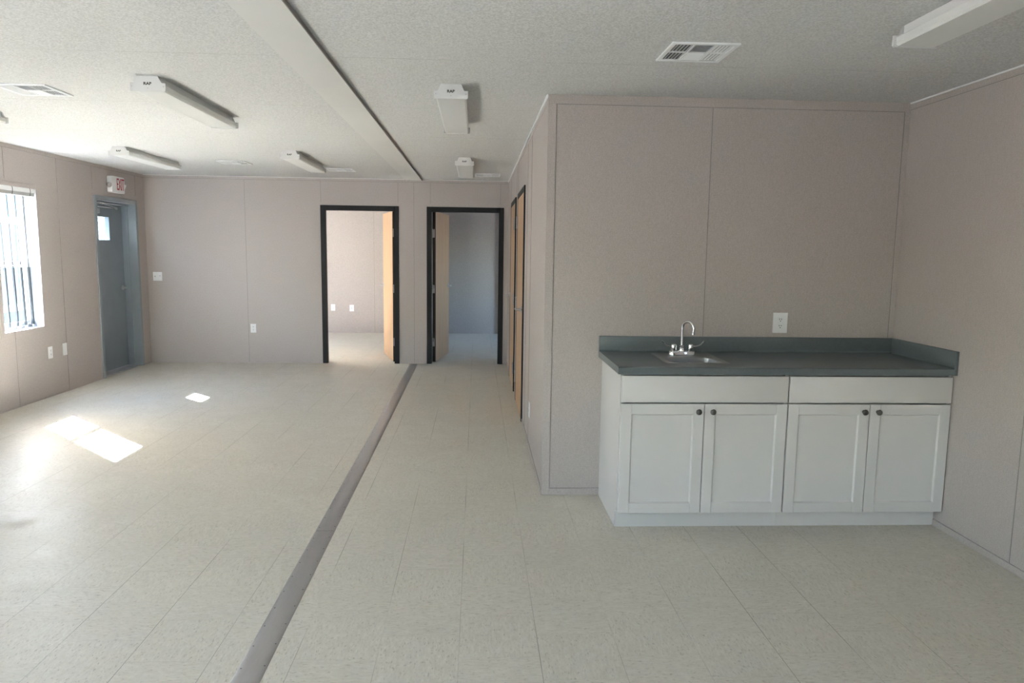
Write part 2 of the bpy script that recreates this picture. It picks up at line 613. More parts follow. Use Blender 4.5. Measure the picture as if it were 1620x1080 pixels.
trim((-0.937, YF, H - 0.014), (-0.722, YB - 0.011, H), 'smooth white flat board covering the ceiling joint along the room', M_CSTRIP)
trim((-0.720, YF, H - 0.020), (-0.714, YB - 0.011, H), 'thin dark strip standing in for the shaded gap along the ceiling joint board', M_SEAM_SHADE)  # dark strip put in for the shade at the board's edge
trim((XL, 6.722, 0.66), (XL + 0.004, 6.768, 2.09), 'taupe upright casing batten beside the window')
trim((XL, 6.722, 2.054), (XL + 0.004, 7.41, 2.09), 'taupe casing batten over the window')
def baseb(n, a, b, label):
    return batten('baseboard_' + n, a, b, label, 'baseboard')
baseb('kitchen', (XP + 0.047, YK - 0.006, 0), (0.772, YK, 0.042), 'low taupe base strip beside the cabinet side panel')
baseb('right', (XR - 0.006, YF, 0), (XR, YK - 0.536, 0.036), 'low taupe base strip along the side wall by the counter')
baseb('hall', (XP - 0.006, YK, 0), (XP, C1[0], 0.03), 'low taupe base strip along the near end of the hall partition')
baseb('back', (DL[1], YB - 0.005, 0), (DR[0], YB, 0.014), 'thin taupe base strip between the two office doors')
baseb('left', (XL, YF, 0), (XL + 0.005, DOOR_L[0], 0.012), 'thin taupe base strip below the window')


# ------------------------------------------------------------------ windows
def window(n, plane, out, y0, y1, z0, z1, label, full=True):
    """sash window in the x=plane wall; out = -1/+1 the way outdoors"""
    root = empty('window_%d' % n, (plane, (y0 + y1) / 2, z0), label, 'window', kind='structure')
    xf = plane
    a, b = xf, xf + out * 0.05
    fw = 0.028
    f = MB()
    f.box((a, y0, z0), (b, y1, z0 + fw), 0, .003).box((a, y0, z1 - fw), (b, y1, z1), 0, .003)
    f.box((a, y0, z0 + fw), (b, y0 + fw, z1 - fw), 0, .003).box((a, y1 - fw, z0 + fw), (b, y1, z1 - fw), 0, .003)
    f.build('window_frame', M_WHITE, root)
    zm = 1.34 if z0 > .6 and z1 < 2.1 else (z0 + z1) / 2
    for k, (za, zb, off) in enumerate(((z0 + fw, zm + .018, 0.004), (zm - .018, z1 - fw, 0.026))):
        s = MB()
        sa, sb = xf + out * off, xf + out * (off + 0.02)
        sw = 0.024
        ya_, yb_ = y0 + fw, y1 - fw
        s.box((sa, ya_, za), (sb, yb_, za + 0.035), 0, .002).box((sa, ya_, zb - 0.035), (sb, yb_, zb), 0, .002)
        s.box((sa, ya_, za + .035), (sb, ya_ + sw, zb - .035), 0, .002).box((sa, yb_ - sw, za + .035), (sb, yb_, zb - .035), 0, .002)
        so = s.build('sash', M_WHITE, root)
        xc = (sa + sb) / 2
        MB().poly([(xc, ya_ + sw, za + .035), (xc, yb_ - sw, za + .035), (xc, yb_ - sw, zb - .035), (xc, ya_ + sw, zb - .035)]).build('pane', M_GLASS, so, smooth=False)
    return root


window(1, -4.395, -1, WIN1[0], WIN1[1], WIN1[2], WIN1[3], 'tall narrow white sash window beside the exit door')
k = 2
for h in left_holes[2:]:
    window(k, -4.39, -1, *h, 'unseen white sash window farther along the outside wall, placed for its daylight')
    k += 1
for h in [(-0.2, 0.25, 1.2, 2.05), (11.6, 12.5, 0.69, 2.05)]:  # first opening is unseen, added to lift the fill light
    window(k, XR + .06, 1, *h, 'unseen white sash window in the side wall, placed for its daylight')
    k += 1

# dark vertical rods in front of the window
rods = empty('window_bars', (-4.36, 7.07, WIN1[2]), 'row of dark upright telescoping rods standing in the window opening', 'window bars')
for i in range(4):
    y = 7.345 - 0.122 * i
    r_ = MB()
    r_.tube([(-4.366, y, WIN1[2]), (-4.374, y - .004, 1.30)], 0.0110, 12)
    r_.tube([(-4.374, y - .004, 1.30), (-4.3855, y - .010, WIN1[3])], 0.0042, 8)
    ro = r_.build('rod', M_ROD, rods)
    MB().tube([(-4.366, y, WIN1[2]), (-4.366, y, WIN1[2] + 0.028)], 0.0150, 12).build('rod_socket', M_STEEL, ro)

bl = empty('window_blind', (-4.31, 7.07, 2.05), 'raised white blind gathered under its headrail at the top of the window', 'window blind')
MB().box((-4.335, 6.775, 2.012), (-4.288, 7.372, 2.05), 0, .003).build('headrail', M_WHITE, bl)
s = MB()
for i in range(6):
    s.box((-4.338, 6.782, 2.010 - .0055 * (i + 1)), (-4.292, 7.366, 2.010 - .0055 * i - .0015), 0, .0008)
s.build('slats', M_BLIND, bl)
for y in (6.80, 7.02, 7.29):
    MB().tube([(-4.288, y, 2.049), (-4.282, y, 2.045), (-4.282, y + .002, 2.02), (-4.288, y + .004, 1.985), (-4.296, y + .004, 1.976)], 0.0024, 8).build('clip', M_ROD, bl)


# ------------------------------------------------------------------ lever handle
def lever(parent, pos, face, along, mt=None, plate=True):
    """pos on the door face, face = outward normal, along = lever direction"""
    p = Vector(pos); f = Vector(face).normalized(); a = Vector(along).normalized()
    mb = MB()
    mb.lathe(p, f, [(0, .031), (.006, .031), (.011, .024), (.014, .013), (.040, .011), (.045, .011)], 20)
    q = p + f * .045
    mb.tube([q - a * .002, q + a * .02 + f * .006, q + a * .06 + f * .009, q + a * .105 + f * .004, q + a * .118 - f * .004],
            [.011, .0105, .009, .008, .007], 12)
    return mb.build('handle', mt or M_STEEL, parent)


def hinge(parent, p, n, w, name='hinge'):
    """knuckle upright at p, leaf spreading along w, facing n"""
    p = Vector(p); n = Vector(n).normalized(); w = Vector(w).normalized()
    mb = MB()
    mb.tube([p - Vector((0, 0, .057)), p + Vector((0, 0, .057))], .0075, 12)
    for z in (-.059, .057):
        mb.tube([p + Vector((0, 0, z)), p + Vector((0, 0, z + .004))], .009, 12)
    t = n * .0015
    a = p - t; b = p + w * .036 - t
    mb.prism([a + Vector((0, 0, -.055)), b + Vector((0, 0, -.055)), b + Vector((0, 0, .055)), a + Vector((0, 0, .055))], n * .003)
    for dz in (-.035, 0, .035):
        mb.lathe(p + w * .022 + Vector((0, 0, dz)) + n * .001, n, [(0, .004), (.0015, .003)], 8)
    return mb.build(name, M_STEEL, parent)


# ------------------------------------------------------------------ black framed office doors in the end wall
def frame_y(parent, x0, x1, ya, yb, ztop):
    """hollow-metal frame in a y-facing wall; x0..x1 outer"""
    w = 0.05
    mb = MB()
    for (a, b) in ((x0, x0 + w), (x1 - w, x1)):
        mb.box((a, ya, 0), (b, yb, ztop), 0, .002)
    mb.box((x0 + w, ya, ztop - w), (x1 - w, yb, ztop), 0, .002)
    ym = ya + 0.062
    mb.box((x0 + w, ya + .004 + .0, 0), (x0 + w + .016, ym, ztop - w), 0, .001)
    mb.box((x1 - w - .016, ya + .004, 0), (x1 - w, ym, ztop - w), 0, .001)
    mb.box((x0 + w + .016, ya + .004, ztop - w - .016), (x1 - w - .016, ym, ztop - w), 0, .001)
    return mb.build('door_frame', M_BLACK, parent)


def slab_open(parent, hx, hy, ang, sgn, length=0.91, th=0.044, z0=.012, z1=2.025):
    """hinged at (hx,hy); sgn +1: shut position runs toward +x, -1 toward -x; opened by ang into +y.
    body lies on the outer side of the opening arc"""
    d = Vector((sgn * math.cos(ang), math.sin(ang), 0))
    nrm = Vector((-sgn * math.sin(ang), math.cos(ang), 0))     # the face turned away when opened (thickness goes opposite)
    p = Vector((hx, hy, z0))
    zv = Vector((0, 0, z1 - z0))
    a = p; b = p + d * length; c = b - nrm * th; e = p - nrm * th
    mb = MB()
    t = bmesh.new()
    mb.prism([a, b, c, e], zv, 0)
    for f in mb.bm.faces:
        f.normal_update()
        if abs(f.normal.dot(d)) > .9 or abs(f.normal.z) > .9:
            f.material_index = 1
    t.free()
    o = mb.build('slab', [M_WOOD, M_EDGE], parent, smooth=False)
    return o, d, nrm, p


root = empty('door_2', (-1.534, YB, 0), 'open beech wood door in the wider-lit office doorway with black frame', 'door', kind='structure')
frame_y(root, DL[0], DL[1], YB - .012, YB + T + .012, 2.083)
hx, hy = DL[1] - .052, YB + T - .008
sl, d, nr, p = slab_open(root, hx, hy, R(75), -1)
lever(sl, p + d * .845 - nr * .044 + Vector((0, 0, 1.0)), -nr, -d)
lever(sl, p + d * .845 + Vector((0, 0, 1.0)), nr, -d)
for z in (1.74, 1.0, .28):
    hinge(root, (hx - .002, hy - .006, z), -d, -nr)
root = empty('door_3', (-.153, YB, 0), 'open brown wood door at the dim blue office doorway with black frame', 'door', kind='structure')
frame_y(root, DR[0], DR[1], YB - .012, YB + T + .012, 2.083)
hx, hy = DR[0] + .068, YB + T - .004
sl, d, nr, p = slab_open(root, hx, hy, R(81), 1)
lever(sl, p + d * .845 - nr * .044 + Vector((0, 0, 1.0)), -nr, -d)
lever(sl, p + d * .845 + Vector((0, 0, 1.0)), nr, -d)
for z in (1.74, 1.0, .28):
    hinge(root, (hx - .004, hy - .006, z), -d, -nr)

# ------------------------------------------------------------------ closed doors in the hall partition
def hall_door(n, y0, y1, lever_near, label):
    root = empty('door_%d' % n, (XP, (y0 + y1) / 2, 0), label, 'door', kind='structure')
    w = .05; ztop = 2.083
    xa, xb = XP - .013, XP + T + .012
    mb = MB()
    for (a, b) in ((y0, y0 + w), (y1 - w, y1)):
        mb.box((xa, a, 0), (xb, b, ztop), 0, .002)
    mb.box((xa, y0 + w, ztop - w), (xb, y1 - w, ztop), 0, .002)
    mb.build('door_frame', M_BLACK, root)
    ya, yb = y0 + w + .003, y1 - w - .003
    sl = MB().box((xa + .002, ya, .012), (xa + .046, yb, ztop - w - .004), 0, .0015).build('slab', M_WOOD, root)
    ly = ya + .07 if lever_near else yb - .07
    lever(sl, (xa + .002, ly, 1.0), (-1, 0, 0), (0, 1 if lever_near else -1, 0))
    hy = yb + .001 if lever_near else ya - .001
    for z in (1.80, 1.0, .25):
        hinge(root, (xa - .006, hy, z), (-1, 0, 0), (0, 1 if not lever_near else -1, 0))
        hinge(root, (xa - .006, hy, z), (-1, 0, 0), (0, -1 if not lever_near else 1, 0))
    return root
hall_door(4, C1[0], C1[1], True, 'closed wood hall door nearer the sink counter, black frame')
hall_door(5, C2[0], C2[1], False, 'closed wood hall door next to the dim blue office')

# ------------------------------------------------------------------ exit door
root = empty('door_1', (XL, 8.955, 0), 'blue grey metal exit door with a small mesh covered glass, deep frame', 'door', kind='structure')
y0, y1, zt = 8.44, 9.47, 2.083
w = .05
mb = MB()
xa, xb = XL + .014, -4.495
for (a, b) in ((y0, y0 + w), (y1 - w, y1)):
    mb.box((xa, a, 0), (xb, b, zt), 0, .003)
mb.box((xa, y0 + w, zt - w), (xb, y1 - w, zt), 0, .003)
mb.box((XL - .085, y0 + w, 0), (XL - .145, y0 + w + .016, zt - w), 0, .0015)
mb.box((XL - .085, y1 - w - .012, 0), (XL - .100, y1 - w, zt - w), 0, .0015)
mb.box((XL - .085, y0 + w + .016, zt - w - .016), (XL - .145, y1 - w - .012, zt - w), 0, .0015)
mb.build('door_frame', M_GREYF, root)
MB().box((-4.30, y0 + w, 0), (-4.495, y1 - w, .012), 0, .003).build('threshold', M_STEEL, root)
ya, yb = y0 + w + .004, y1 - w - .007
L = (8.815, 9.085, 1.585, 1.86)
sx0, sx1 = -4.443, -4.487
mb = MB()
za, zb = .016, zt - w - .004
mb.box((sx0, ya, za), (sx1, L[0], zb)).box((sx0, L[1], za), (sx1, yb, zb)).box((sx0, L[0], za), (sx1, L[1], L[2])).box((sx0, L[0], L[3]), (sx1, L[1], zb))
slab = mb.build('slab', M_GREY, root, smooth=False)
mb = MB()
e = .018
for (a, b) in (((L[0] - e, L[2] - e), (L[1] + e, L[2])), ((L[0] - e, L[3]), (L[1] + e, L[3] + e)), ((L[0] - e, L[2]), (L[0], L[3])), ((L[1], L[2]), (L[1] + e, L[3]))):
    mb.box((sx0 + .006, a[0], a[1]), (sx0 + .0, b[0], b[1]), 0, .0015)
vf = mb.build('vision_frame', M_GREY, slab)
MB().poly([(-4.465, L[0], L[2]), (-4.465, L[1], L[2]), (-4.465, L[1], L[3]), (-4.465, L[0], L[3])]).build('pane', M_GLASS, slab, smooth=False)
mb = MB()                                     # diamond mesh guard outside the glass
yw, zh = L[1] - L[0], L[3] - L[2]
st = .036
for sgn in (1, -1):
    i = -12
    while i < 24:
        pts = []
        c0 = i * st
        for t in [x * .0025 for x in range(0, int(zh / .0025) + 1)]:
            y = c0 + (t if sgn > 0 else -t) * .72
            if 0 <= y <= yw:
                pts.append((-4.492, L[0] + y, L[2] + t))
        if len(pts) > 2:
            mb.tube([pts[0], pts[-1]], .0026, 6)
        i += 1
mb.build('mesh_guard', M_KNOB, slab)
lever(slab, (sx0, yb - .065, 1.0), (1, 0, 0), (0, -1, 0))
# closer: body on the slab, arm to the frame head
cl = MB().box((sx0, 8.54, 1.893), (sx0 + .05, 8.80, 1.953), 0, .006, 2).build('door_closer', M_STEEL, root)
q = MB().tube([(sx0 + .016, 8.80, 1.972), (sx0 + .016, 9.24, 1.972)], .008, 10)
q.box((sx0, 9.20, 1.958), (sx0 + .028, 9.27, 1.988), 0, .003)
q.build('closer_track', M_CHROME, cl)
MB().tube([(sx0 + .02, 9.23, 1.985), (sx0 + .045, 9.0, 1.997), (sx0 + .095, 8.74, 2.008)], .0065, 10).build('closer_arm', M_CHROME, cl)
q = MB().tube([(sx0 + .10, 8.50, 2.010), (sx0 + .10, 8.72, 2.010)], .0155, 14)
q.tube([(sx0 + .10, 8.72, 2.010), (sx0 + .10, 8.745, 2.010)], .019, 14)
q.tube([(sx0 + .10, 8.745, 2.010), (sx0 + .10, 9.40, 2.012)], .010, 12)
q.build('closer_tube', M_CHROME, cl)
for z in (1.78, 1.0, .25):
    MB().tube([(sx0 + .004, ya - .003, z - .055), (sx0 + .004, ya - .003, z + .055)], .007, 10).build('hinge', M_STEEL, root)

# ------------------------------------------------------------------ exit sign
ex = empty('exit_sign', (XL, 8.965, 2.13), 'white exit sign with red letters and two lamp heads over the exit door', 'exit sign')
c = MB()
pts = []
ya, yb, za, zb, rr = 8.772, 9.072, 2.135, 2.325, .02
for (cy, cz, a0) in ((yb - rr, zb - rr, 0), (ya + rr, zb - rr, 90), (ya + rr, za + rr, 180), (yb - rr, za + rr, 270)):
    for q in range(0, 91, 15):
        pts.append((XL, cy + rr * math.cos(R(a0 + q)), cz + rr * math.sin(R(a0 + q))))
c.prism(pts, (.055, 0, 0))
c.build('housing', M_PLATE, ex)
me = text_mesh('EXIT', .158, .0015, .0)
lt = bpy.data.objects.new('letters', me)
COL.objects.link(lt)
me.materials.clear(); me.materials.append(M_RED)
me.transform(Matrix(((0, 0, 1, 0), (.56, 0, 0, 0), (0, 1.25, 0, 0), (0, 0, 0, 1))))
lt.parent = ex
lt.location = (.0565, 8.972 - 8.965, .1)
MB().lathe((XL + .055, 8.824, 2.23), (1, 0, 0), [(0, .044), (.004, .044), (.006, .040), (.006, .001)], 28).build('round_cover', M_WHITE, ex)
for (y, sg, mt_) in ((8.747, -1, M_STEEL), (9.105, 1, M_WHITE)):
    q = MB()
    q.tube([(XL + .02, y - sg * .035, 2.225), (XL + .03, y, 2.225)], .010, 10)
    ax = Vector((.9, sg * .35, -.35)).normalized()
    q.lathe(Vector((XL + .022, y, 2.225)) - ax * .012, ax, [(0, .014), (.01, .024), (.030, .031), (.038, .031), (.039, .027), (.034, .016), (.033, .001)], 20)
    q.build('lamp_head', mt_, ex)


# ------------------------------------------------------------------ plates
def plate(name, c, n, w, h, kind, label, group=None, cat='wall plate'):
    """c centre on the wall, n wall normal (unit axis vector)"""
    c = Vector(c); n = Vector(n)
    s = Vector((0, 0, 1)).cross(n)            # sideways
    root = empty(name, c, label, cat, group)

    def bx(u0, u1, z0, z1, d0, d1, mb, mi=0, bev=0):
        p = c + s * u0 + Vector((0, 0, z0)) + n * d0
        q = c + s * u1 + Vector((0, 0, z1)) + n * d1
        lo = [min(p[i], q[i]) for i in range(3)]; hi = [max(p[i], q[i]) for i in range(3)]
        mb.box(lo, hi, mi, bev)
    mb = MB(); bx(-w / 2, w / 2, -h / 2, h / 2, 0, .006, mb, 0, .002)
    mb.build('faceplate', M_PLATE, root)
    if kind in ('duplex', 'gfci'):
        if kind == 'duplex':
            for z0 in (.0195, -.0195):
                mb = MB(); bx(-.0165, .0165, z0 - .014, z0 + .014, .006, .0085, mb, 0, .003)
                so = mb.build('socket', M_PLATE, root)
                mb = MB()
                for u in (-.006, .006): bx(u - .0013, u + .0013, z0 - .001, z0 + .008, .0085, .0088, mb)
                bx(-.002, .002, z0 - .010, z0 - .006, .0085, .0088, mb)
                mb.build('slots', M_DARK, so)
        else:
            mb = MB(); bx(-.0165, .0165, -.0335, .0335, .006, .0085, mb, 0, .002)
            so = mb.build('socket', M_PLATE, root)
            mb = MB()
            for z0 in (.020, -.020):
                for u in (-.0062, .0062): bx(u - .0016, u + .0016, z0 - .001, z0 + .007, .0085, .0089, mb)
                bx(-.0025, .0025, z0 - .011, z0 - .006, .0085, .0089, mb)
            mb.build('slots', M_DARK, so)
            for z0 in (.005, -.005):
                mb = MB(); bx(-.006, .006, z0 - .003, z0 + .003, .0085, .0098, mb, 0, .0006); mb.build('test_button', M_PLATE, so)
    if kind == 'switch2':
        mb = MB(); bx(.017, .046, -.03, .03, .006, .009, mb, 0, .002)
        mb.build('rocker', M_PLATE, root)
        mb = MB(); bx(.026, .040, .006, .010, .009, .0095, mb); bx(-.034, -.030, -.006, .006, .006, .012, mb); mb.build('toggle', M_DARK, root)
    if kind in ('blank', 'jack'):
        mb = MB()
        if kind == 'jack': bx(-.009, .009, -.008, .010, .006, .0065, mb)
        for z0 in (.042, -.042): mb.lathe(c + Vector((0, 0, z0)) + n * .006, n, [(0, .003), (.001, .0025)], 8)
        mb.build('screws', M_STEEL, root)
    return root

plate('power_outlet', (1.878, YK, 1.096), (0, -1, 0), .092, .125, 'gfci', 'white wall socket plate above the counter backsplash', cat='power outlet')
plate('power_outlet', (XL, 7.442, .443), (1, 0, 0), .074, .12, 'duplex', 'white wall socket plate under the window, with two sockets', cat='power outlet')
plate('blank_plate', (XL, 7.70, .443), (1, 0, 0), .074, .125, 'blank', 'plain white blank plate between window and exit door')
plate('light_switch', (-4.155, YB, 1.132), (0, -1, 0), .116, .115, 'switch2', 'white double switch plate in the corner by the exit door', cat='light switch')
plate('power_outlet', (-2.946, YB, .462), (0, -1, 0), .074, .118, 'duplex', 'white wall socket plate on the end wall near the open office', cat='power outlet')
plate('power_outlet', (-2.612, YO, .46), (0, -1, 0), .078, .118, 'duplex', 'white socket plate seen through the bright office doorway, nearer its frame', cat='power outlet')
plate('jack_plate', (-2.275, YO, .452), (0, -1, 0), .078, .118, 'jack', 'white jack plate seen through the bright office doorway, nearer its door')
plate('power_outlet', (XP, 5.47, .305), (-1, 0, 0), .074, .118, 'duplex', 'white socket plate low on the hall partition near its corner', cat='power outlet')


# ------------------------------------------------------------------ ceiling lights
def make_light():
    root = empty('ceiling_light', (0, 0, H))
    hw, L = .094, 1.22
    zb = H - .080
    def prof(y, k=1.0):
        return [(-.056, y, H), (.056, y, H), (.071, y, H - .032), (.075, y, H - .036), (hw, y, H - .036), (hw, y, zb + .005), (hw - .006, y, zb), (-hw + .006, y, zb), (-hw, y, zb + .005), (-hw, y, H - .036), (-.075, y, H - .036), (-.071, y, H - .032)]
    MB().prism([(-.060, .02, H), (.060, .02, H), (.060, .02, H - .035), (-.060, .02, H - .035)], (0, L - .04, 0)).build('housing', M_LAMP, root)
    q = .010
    ln = [(-.068, .012, H - .034), (.068, .012, H - .034), (hw - q, .012, H - .044), (hw - q, .012, zb + .012), (hw - q - .008, .012, zb + .003), (-hw + q + .008, .012, zb + .003), (-hw + q, .012, zb + .012), (-hw + q, .012, H - .044)]
    MB().prism(ln, (0, L - .024, 0)).build('lens', M_LENS, root)
    for y in (0, L - .012):
        e = MB().prism(prof(y), (0, .012, 0)).build('end_cap', M_LAMP, root)
        if y == 0:
            me = text_mesh('RAB', .021, .0003, .035)
            me.materials.clear(); me.materials.append(M_INK)
            me.transform(Matrix(((1.15, 0, 0, 0), (0, 0, 1, 0), (0, 1, 0, 0), (0, 0, 0, 1))))
            t = bpy.data.objects.new('lettering', me)
            COL.objects.link(t)
            t.parent = e
            t.location = (0, -.0006, -.040)
            s = MB()
            for (u, z) in ((-.084, -.054), (.084, -.054), (0, -.062)):
                s.lathe((u, 0, H + z), (0, -1, 0), [(0, .003), (.001, .0025)], 8)
            s.build('screws', M_STEEL, e)
    return root

lproto = make_light()
lights = [(-1.793, 4.17, 'slim white ceiling light over the open floor, nearest the ceiling joint board'),
          (-0.150, 4.18, 'slim white ceiling light nearest the hall corner, in line with the hall'),
          (-3.375, 4.17, 'slim white ceiling light cut off by the picture edge above the window'),
          (-3.322, 7.05, 'slim white ceiling light close to the exit sign'),
          (-1.768, 7.08, 'slim white ceiling light in front of the bright office doorway'),
          (-0.128, 7.35, 'slim white ceiling light in front of the dim blue office doorway'),
          (1.765, 1.76, 'slim white ceiling light above the sink counter area')]
for i, (x, y, lb) in enumerate(lights):
    o = lproto if i == 0 else copy_tree(lproto)
    o.location = (x, y, H)
    tag(o, lb, 'ceiling light', 'ceiling lights')


# ------------------------------------------------------------------ ceiling vents
def make_vent():
    root = empty('ceiling_vent', (0, 0, H))
    S = .152
    mb = MB()
    z0, z1 = H - .009, H
    lip = .022
    for a, b in (((-S, -S), (S, -S + lip)), ((-S, S - lip), (S, S)), ((-S, -S + lip), (-S + lip, S - lip)), ((S - lip, -S + lip), (S, S - lip))):
        mb.box((a[0], a[1], z0), (b[0], b[1], z1), 0, .002)
    i_ = S - lip
    for x in (-.045, .045):
        mb.box((x - .004, -i_, z0 + .001), (x + .004, i_, z1))
    mb.box((-i_, -.004, z0 + .0015), (i_, .004, z1))
    mb.build('frame', M_VENT, root)
    MB().box((-i_, -i_, H - .0012), (i_, i_, H)).build('throat', M_VDARK, root)
    for cx, sg in ((-.088, -1), (.088, .35)):
        mb = MB()
        hwv = .0072 if sg < 0 else .0050
        for r_ in (-1, 1):
            yc = r_ * i_ / 2
            for j in range(5):
                xx = cx + (j - 2) * .0155
                t = bmesh.new()
                mb.box((xx - hwv, yc - i_ / 2 + .006, H - .0055), (xx + hwv, yc + i_ / 2 - .006, H - .0045), 0, 0, 1, Matrix.Rotation(R(32 * sg), 3, 'Y'), (xx, yc, H - .005))
                t.free()
        mb.build('side_louvers', M_VENT, root)
    for r_, sg in ((-1, 1), (1, -1)):
        mb = MB()
        for j in range(7):
            yy = r_ * i_ / 2 + (j - 3) * .0165
            mb.box((-.040, yy - .0078, H - .0058), (.040, yy + .0078, H - .0048), 0, 0, 1, Matrix.Rotation(R(22 * sg), 3, 'X'), (0, yy, H - .005))
        mb.build('centre_louvers', M_VENT, root)
    return root

vp = make_vent()
vents = [(0.998, 3.408, 'square white ceiling vent over the sink counter area'),
         (-2.635, 4.585, 'square white ceiling vent near the picture edge by the window'),
         (-2.62, 8.13, 'small looking white ceiling vent between exit sign and open office'),
         (-1.585, 8.68, 'white ceiling vent just behind the light before the bright office'),
         (0.125, 8.96, 'white ceiling vent above the dim blue office doorway')]
for i, (x, y, lb) in enumerate(vents):
    o = vp if i == 0 else copy_tree(vp)
    o.location = (x, y, H)
    tag(o, lb, 'ceiling vent', 'ceiling vents')

# ------------------------------------------------------------------ floor strip
def strip_x(y):
    return -0.8035 - 0.0045 * (y - 3.0)
fs = empty('floor_strip', (-.80, 5.0, 0), 'brushed metal strip covering the floor joint along the room', 'floor strip')
mb = MB()
ys = [YF + .2 + i * .05 for i in range(int((YB - .02 - YF - .2) / .05) + 1)]
pr = [(-.052, .0005), (-.047, .0028), (-.02, .0036), (.02, .0036), (.047, .0028), (.052, .0005)]
rows = []
screws = []
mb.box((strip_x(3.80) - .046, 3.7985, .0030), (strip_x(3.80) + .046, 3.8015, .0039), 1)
for i, y in enumerate(ys):
    row = []
    for (dx, z) in pr:
        k = 0
        if i % 3 == 0 and abs(dx) == .047: k = -.0012
        row.append(mb.bm.verts.new((strip_x(y) + dx, y, z + k)))
    rows.append(row)
    if i % 3 == 0:
        screws.append((strip_x(y) - .040, y)); screws.append((strip_x(y) + .040, y + .015))
for a, b in zip(rows, rows[1:]):
    for j in range(len(pr) - 1):
        mb.bm.faces.new((a[j], a[j + 1], b[j + 1], b[j]))
mb.build('strip', [M_STRIP, M_SEAM_SHADE], fs)
mb = MB()
for (x, y) in screws:
    mb.lathe((x, y, .0026), (0, 0, 1), [(0, .0035), (.0007, .003), (.0009, .0005)], 8)
mb.build('screws', M_KNOB, fs)

# ------------------------------------------------------------------ cabinets
CX0, CX1, CM = .775, 2.603, 1.690
YFACE = YK - .610
def cabinet(x0, x1, label, side):
    root = empty('base_cabinet', ((x0 + x1) / 2, YK - .3, 0), label, 'cabinet', 'sink counter cabinets')
    yc = YFACE + .0225
    yt = YK - .535
    z0, z1 = .100, .874
    pl = [(x0, yc, z0), (x0, yt, z0), (x0, yt, 0), (x0, YK - .003, 0), (x0, YK - .003, z1), (x0, yc, z1)]
    mb = MB()
    mb.prism(pl, (.016, 0, 0))
    mb.prism([(p[0] + (x1 - x0) - .016, p[1], p[2]) for p in pl], (.016, 0, 0))
    mb.box((x0 + .016, yc, z0), (x1 - .016, YK - .02, z0 + .016))
    mb.box((x0 + .016, YK - .018, z0), (x1 - .016, YK - .006, z1))
    mb.box((x0 + .016, yc + .030, z1 - .016), (x1 - .016, yc + .12, z1))
    mb.box((x0 + .016, yc + .030, .70), (x1 - .016, yc + .12, .716))
    mb.build('carcass', M_CAB, root, smooth=False)
    MB().box((x0 + (.016 if side else -.001), yt - .002, 0), (x1 - (.0 if side else .016), yt + .012, z0)).build('toe_kick', M_CAB, root)
    g = .0035
    yd = YFACE + .019
    MB().box((x0 + g, YFACE, .7195), (x1 - g, yd, .8630), 0, .0018, 2).build('drawer_front', M_CAB, root)
    xm = (x0 + x1) / 2
    for (a, b, kx) in ((x0 + g, xm - .0025, xm - .036), (xm + .0025, x1 - g, xm + .036 + .006)):
        za, zb = .103, .711
        rail = .057
        mb = MB()
        mb.box((a, YFACE, za), (a + rail, yd, zb), 0, .0015).box((b - rail, YFACE, za), (b, yd, zb), 0, .0015)
        mb.box((a + rail, YFACE, za), (b - rail, yd, za + rail), 0, .0015).box((a + rail, YFACE, zb - rail), (b - rail, yd, zb), 0, .0015)
        # sloped bead round the recess
        ia, ib, ja, jb = a + rail, b - rail, za + rail, zb - rail
        yo, yi, bb = YFACE + .003, YFACE + .0085, .006
        out = [(ia, ja), (ib, ja), (ib, jb), (ia, jb)]
        inn = [(ia + bb, ja + bb), (ib - bb, ja + bb), (ib - bb, jb - bb), (ia + bb, jb - bb)]
        for q in range(4):
            r_ = (q + 1) % 4
            mb.poly([(out[q][0], yo, out[q][1]), (out[r_][0], yo, out[r_][1]), (inn[r_][0], yi, inn[r_][1]), (inn[q][0], yi, inn[q][1])])
        dr = mb.build('door', M_CAB, root)
        MB().box((ia + .002, YFACE + .0084, ja + .002), (ib - .002, YFACE + .015, jb - .002)).build('door_panel', M_CAB, dr)
        kz = .671
        MB().lathe((kx, YFACE, kz), (0, -1, 0), [(0, .009), (.003, .009), (.006, .0062), (.013, .0062), (.017, .013), (.021, .0160), (.025, .0150), (.028, .010), (.0292, .003)], 24).build('knob', M_KNOB, dr)
    return root
cabinet(CX0, CM - .001, 'white sink base cabinet under the tap, beside the bare wall', True)
cabinet(CM + .001, CX1, 'white base cabinet beside the side wall, under plain counter', False)

# ------------------------------------------------------------------ counter
ZC = .914
cx0, cx1 = .752, XR - .001
yf = YK - .635
ct = empty('countertop', ((cx0 + cx1) / 2, YK - .3, .876), 'dark slate laminate countertop with splashbacks over the white cabinets', 'countertop')
SK = (1.045, 1.402, 3.878, 4.268)            # sink rim x0 x1 y0 y1
BW = (1.082, 1.365, 3.915, 4.128)            # bowl
mb = MB()
hx0, hx1, hy0, hy1 = SK[0] + .012, SK[1] - .012, SK[2] + .012, SK[3] - .012
def topprof(x):
    rr = .008
    pts = [(x, yf + .02, .876), (x, yf, .876)]
    for q in range(0, 91, 15):
        pts.append((x, yf + rr - rr * math.cos(R(q)), ZC - rr + rr * math.sin(R(q))))
    pts += [(x, hy0, ZC), (x, hy0, ZC - .02), (x, yf + .02, ZC - .02)]
    return pts
mb.prism(topprof(cx0), (cx1 - cx0, 0, 0))
mb.box((cx0, hy0, ZC - .02), (hx0, YK - .002, ZC))
mb.box((hx1, hy0, ZC - .02), (cx1, YK - .002, ZC))
mb.box((hx0, hy1, ZC - .02), (hx1, YK - .002, ZC))
mb.box((cx0, yf + .02, .876), (cx0 + .02, YK - .002, ZC - .02))
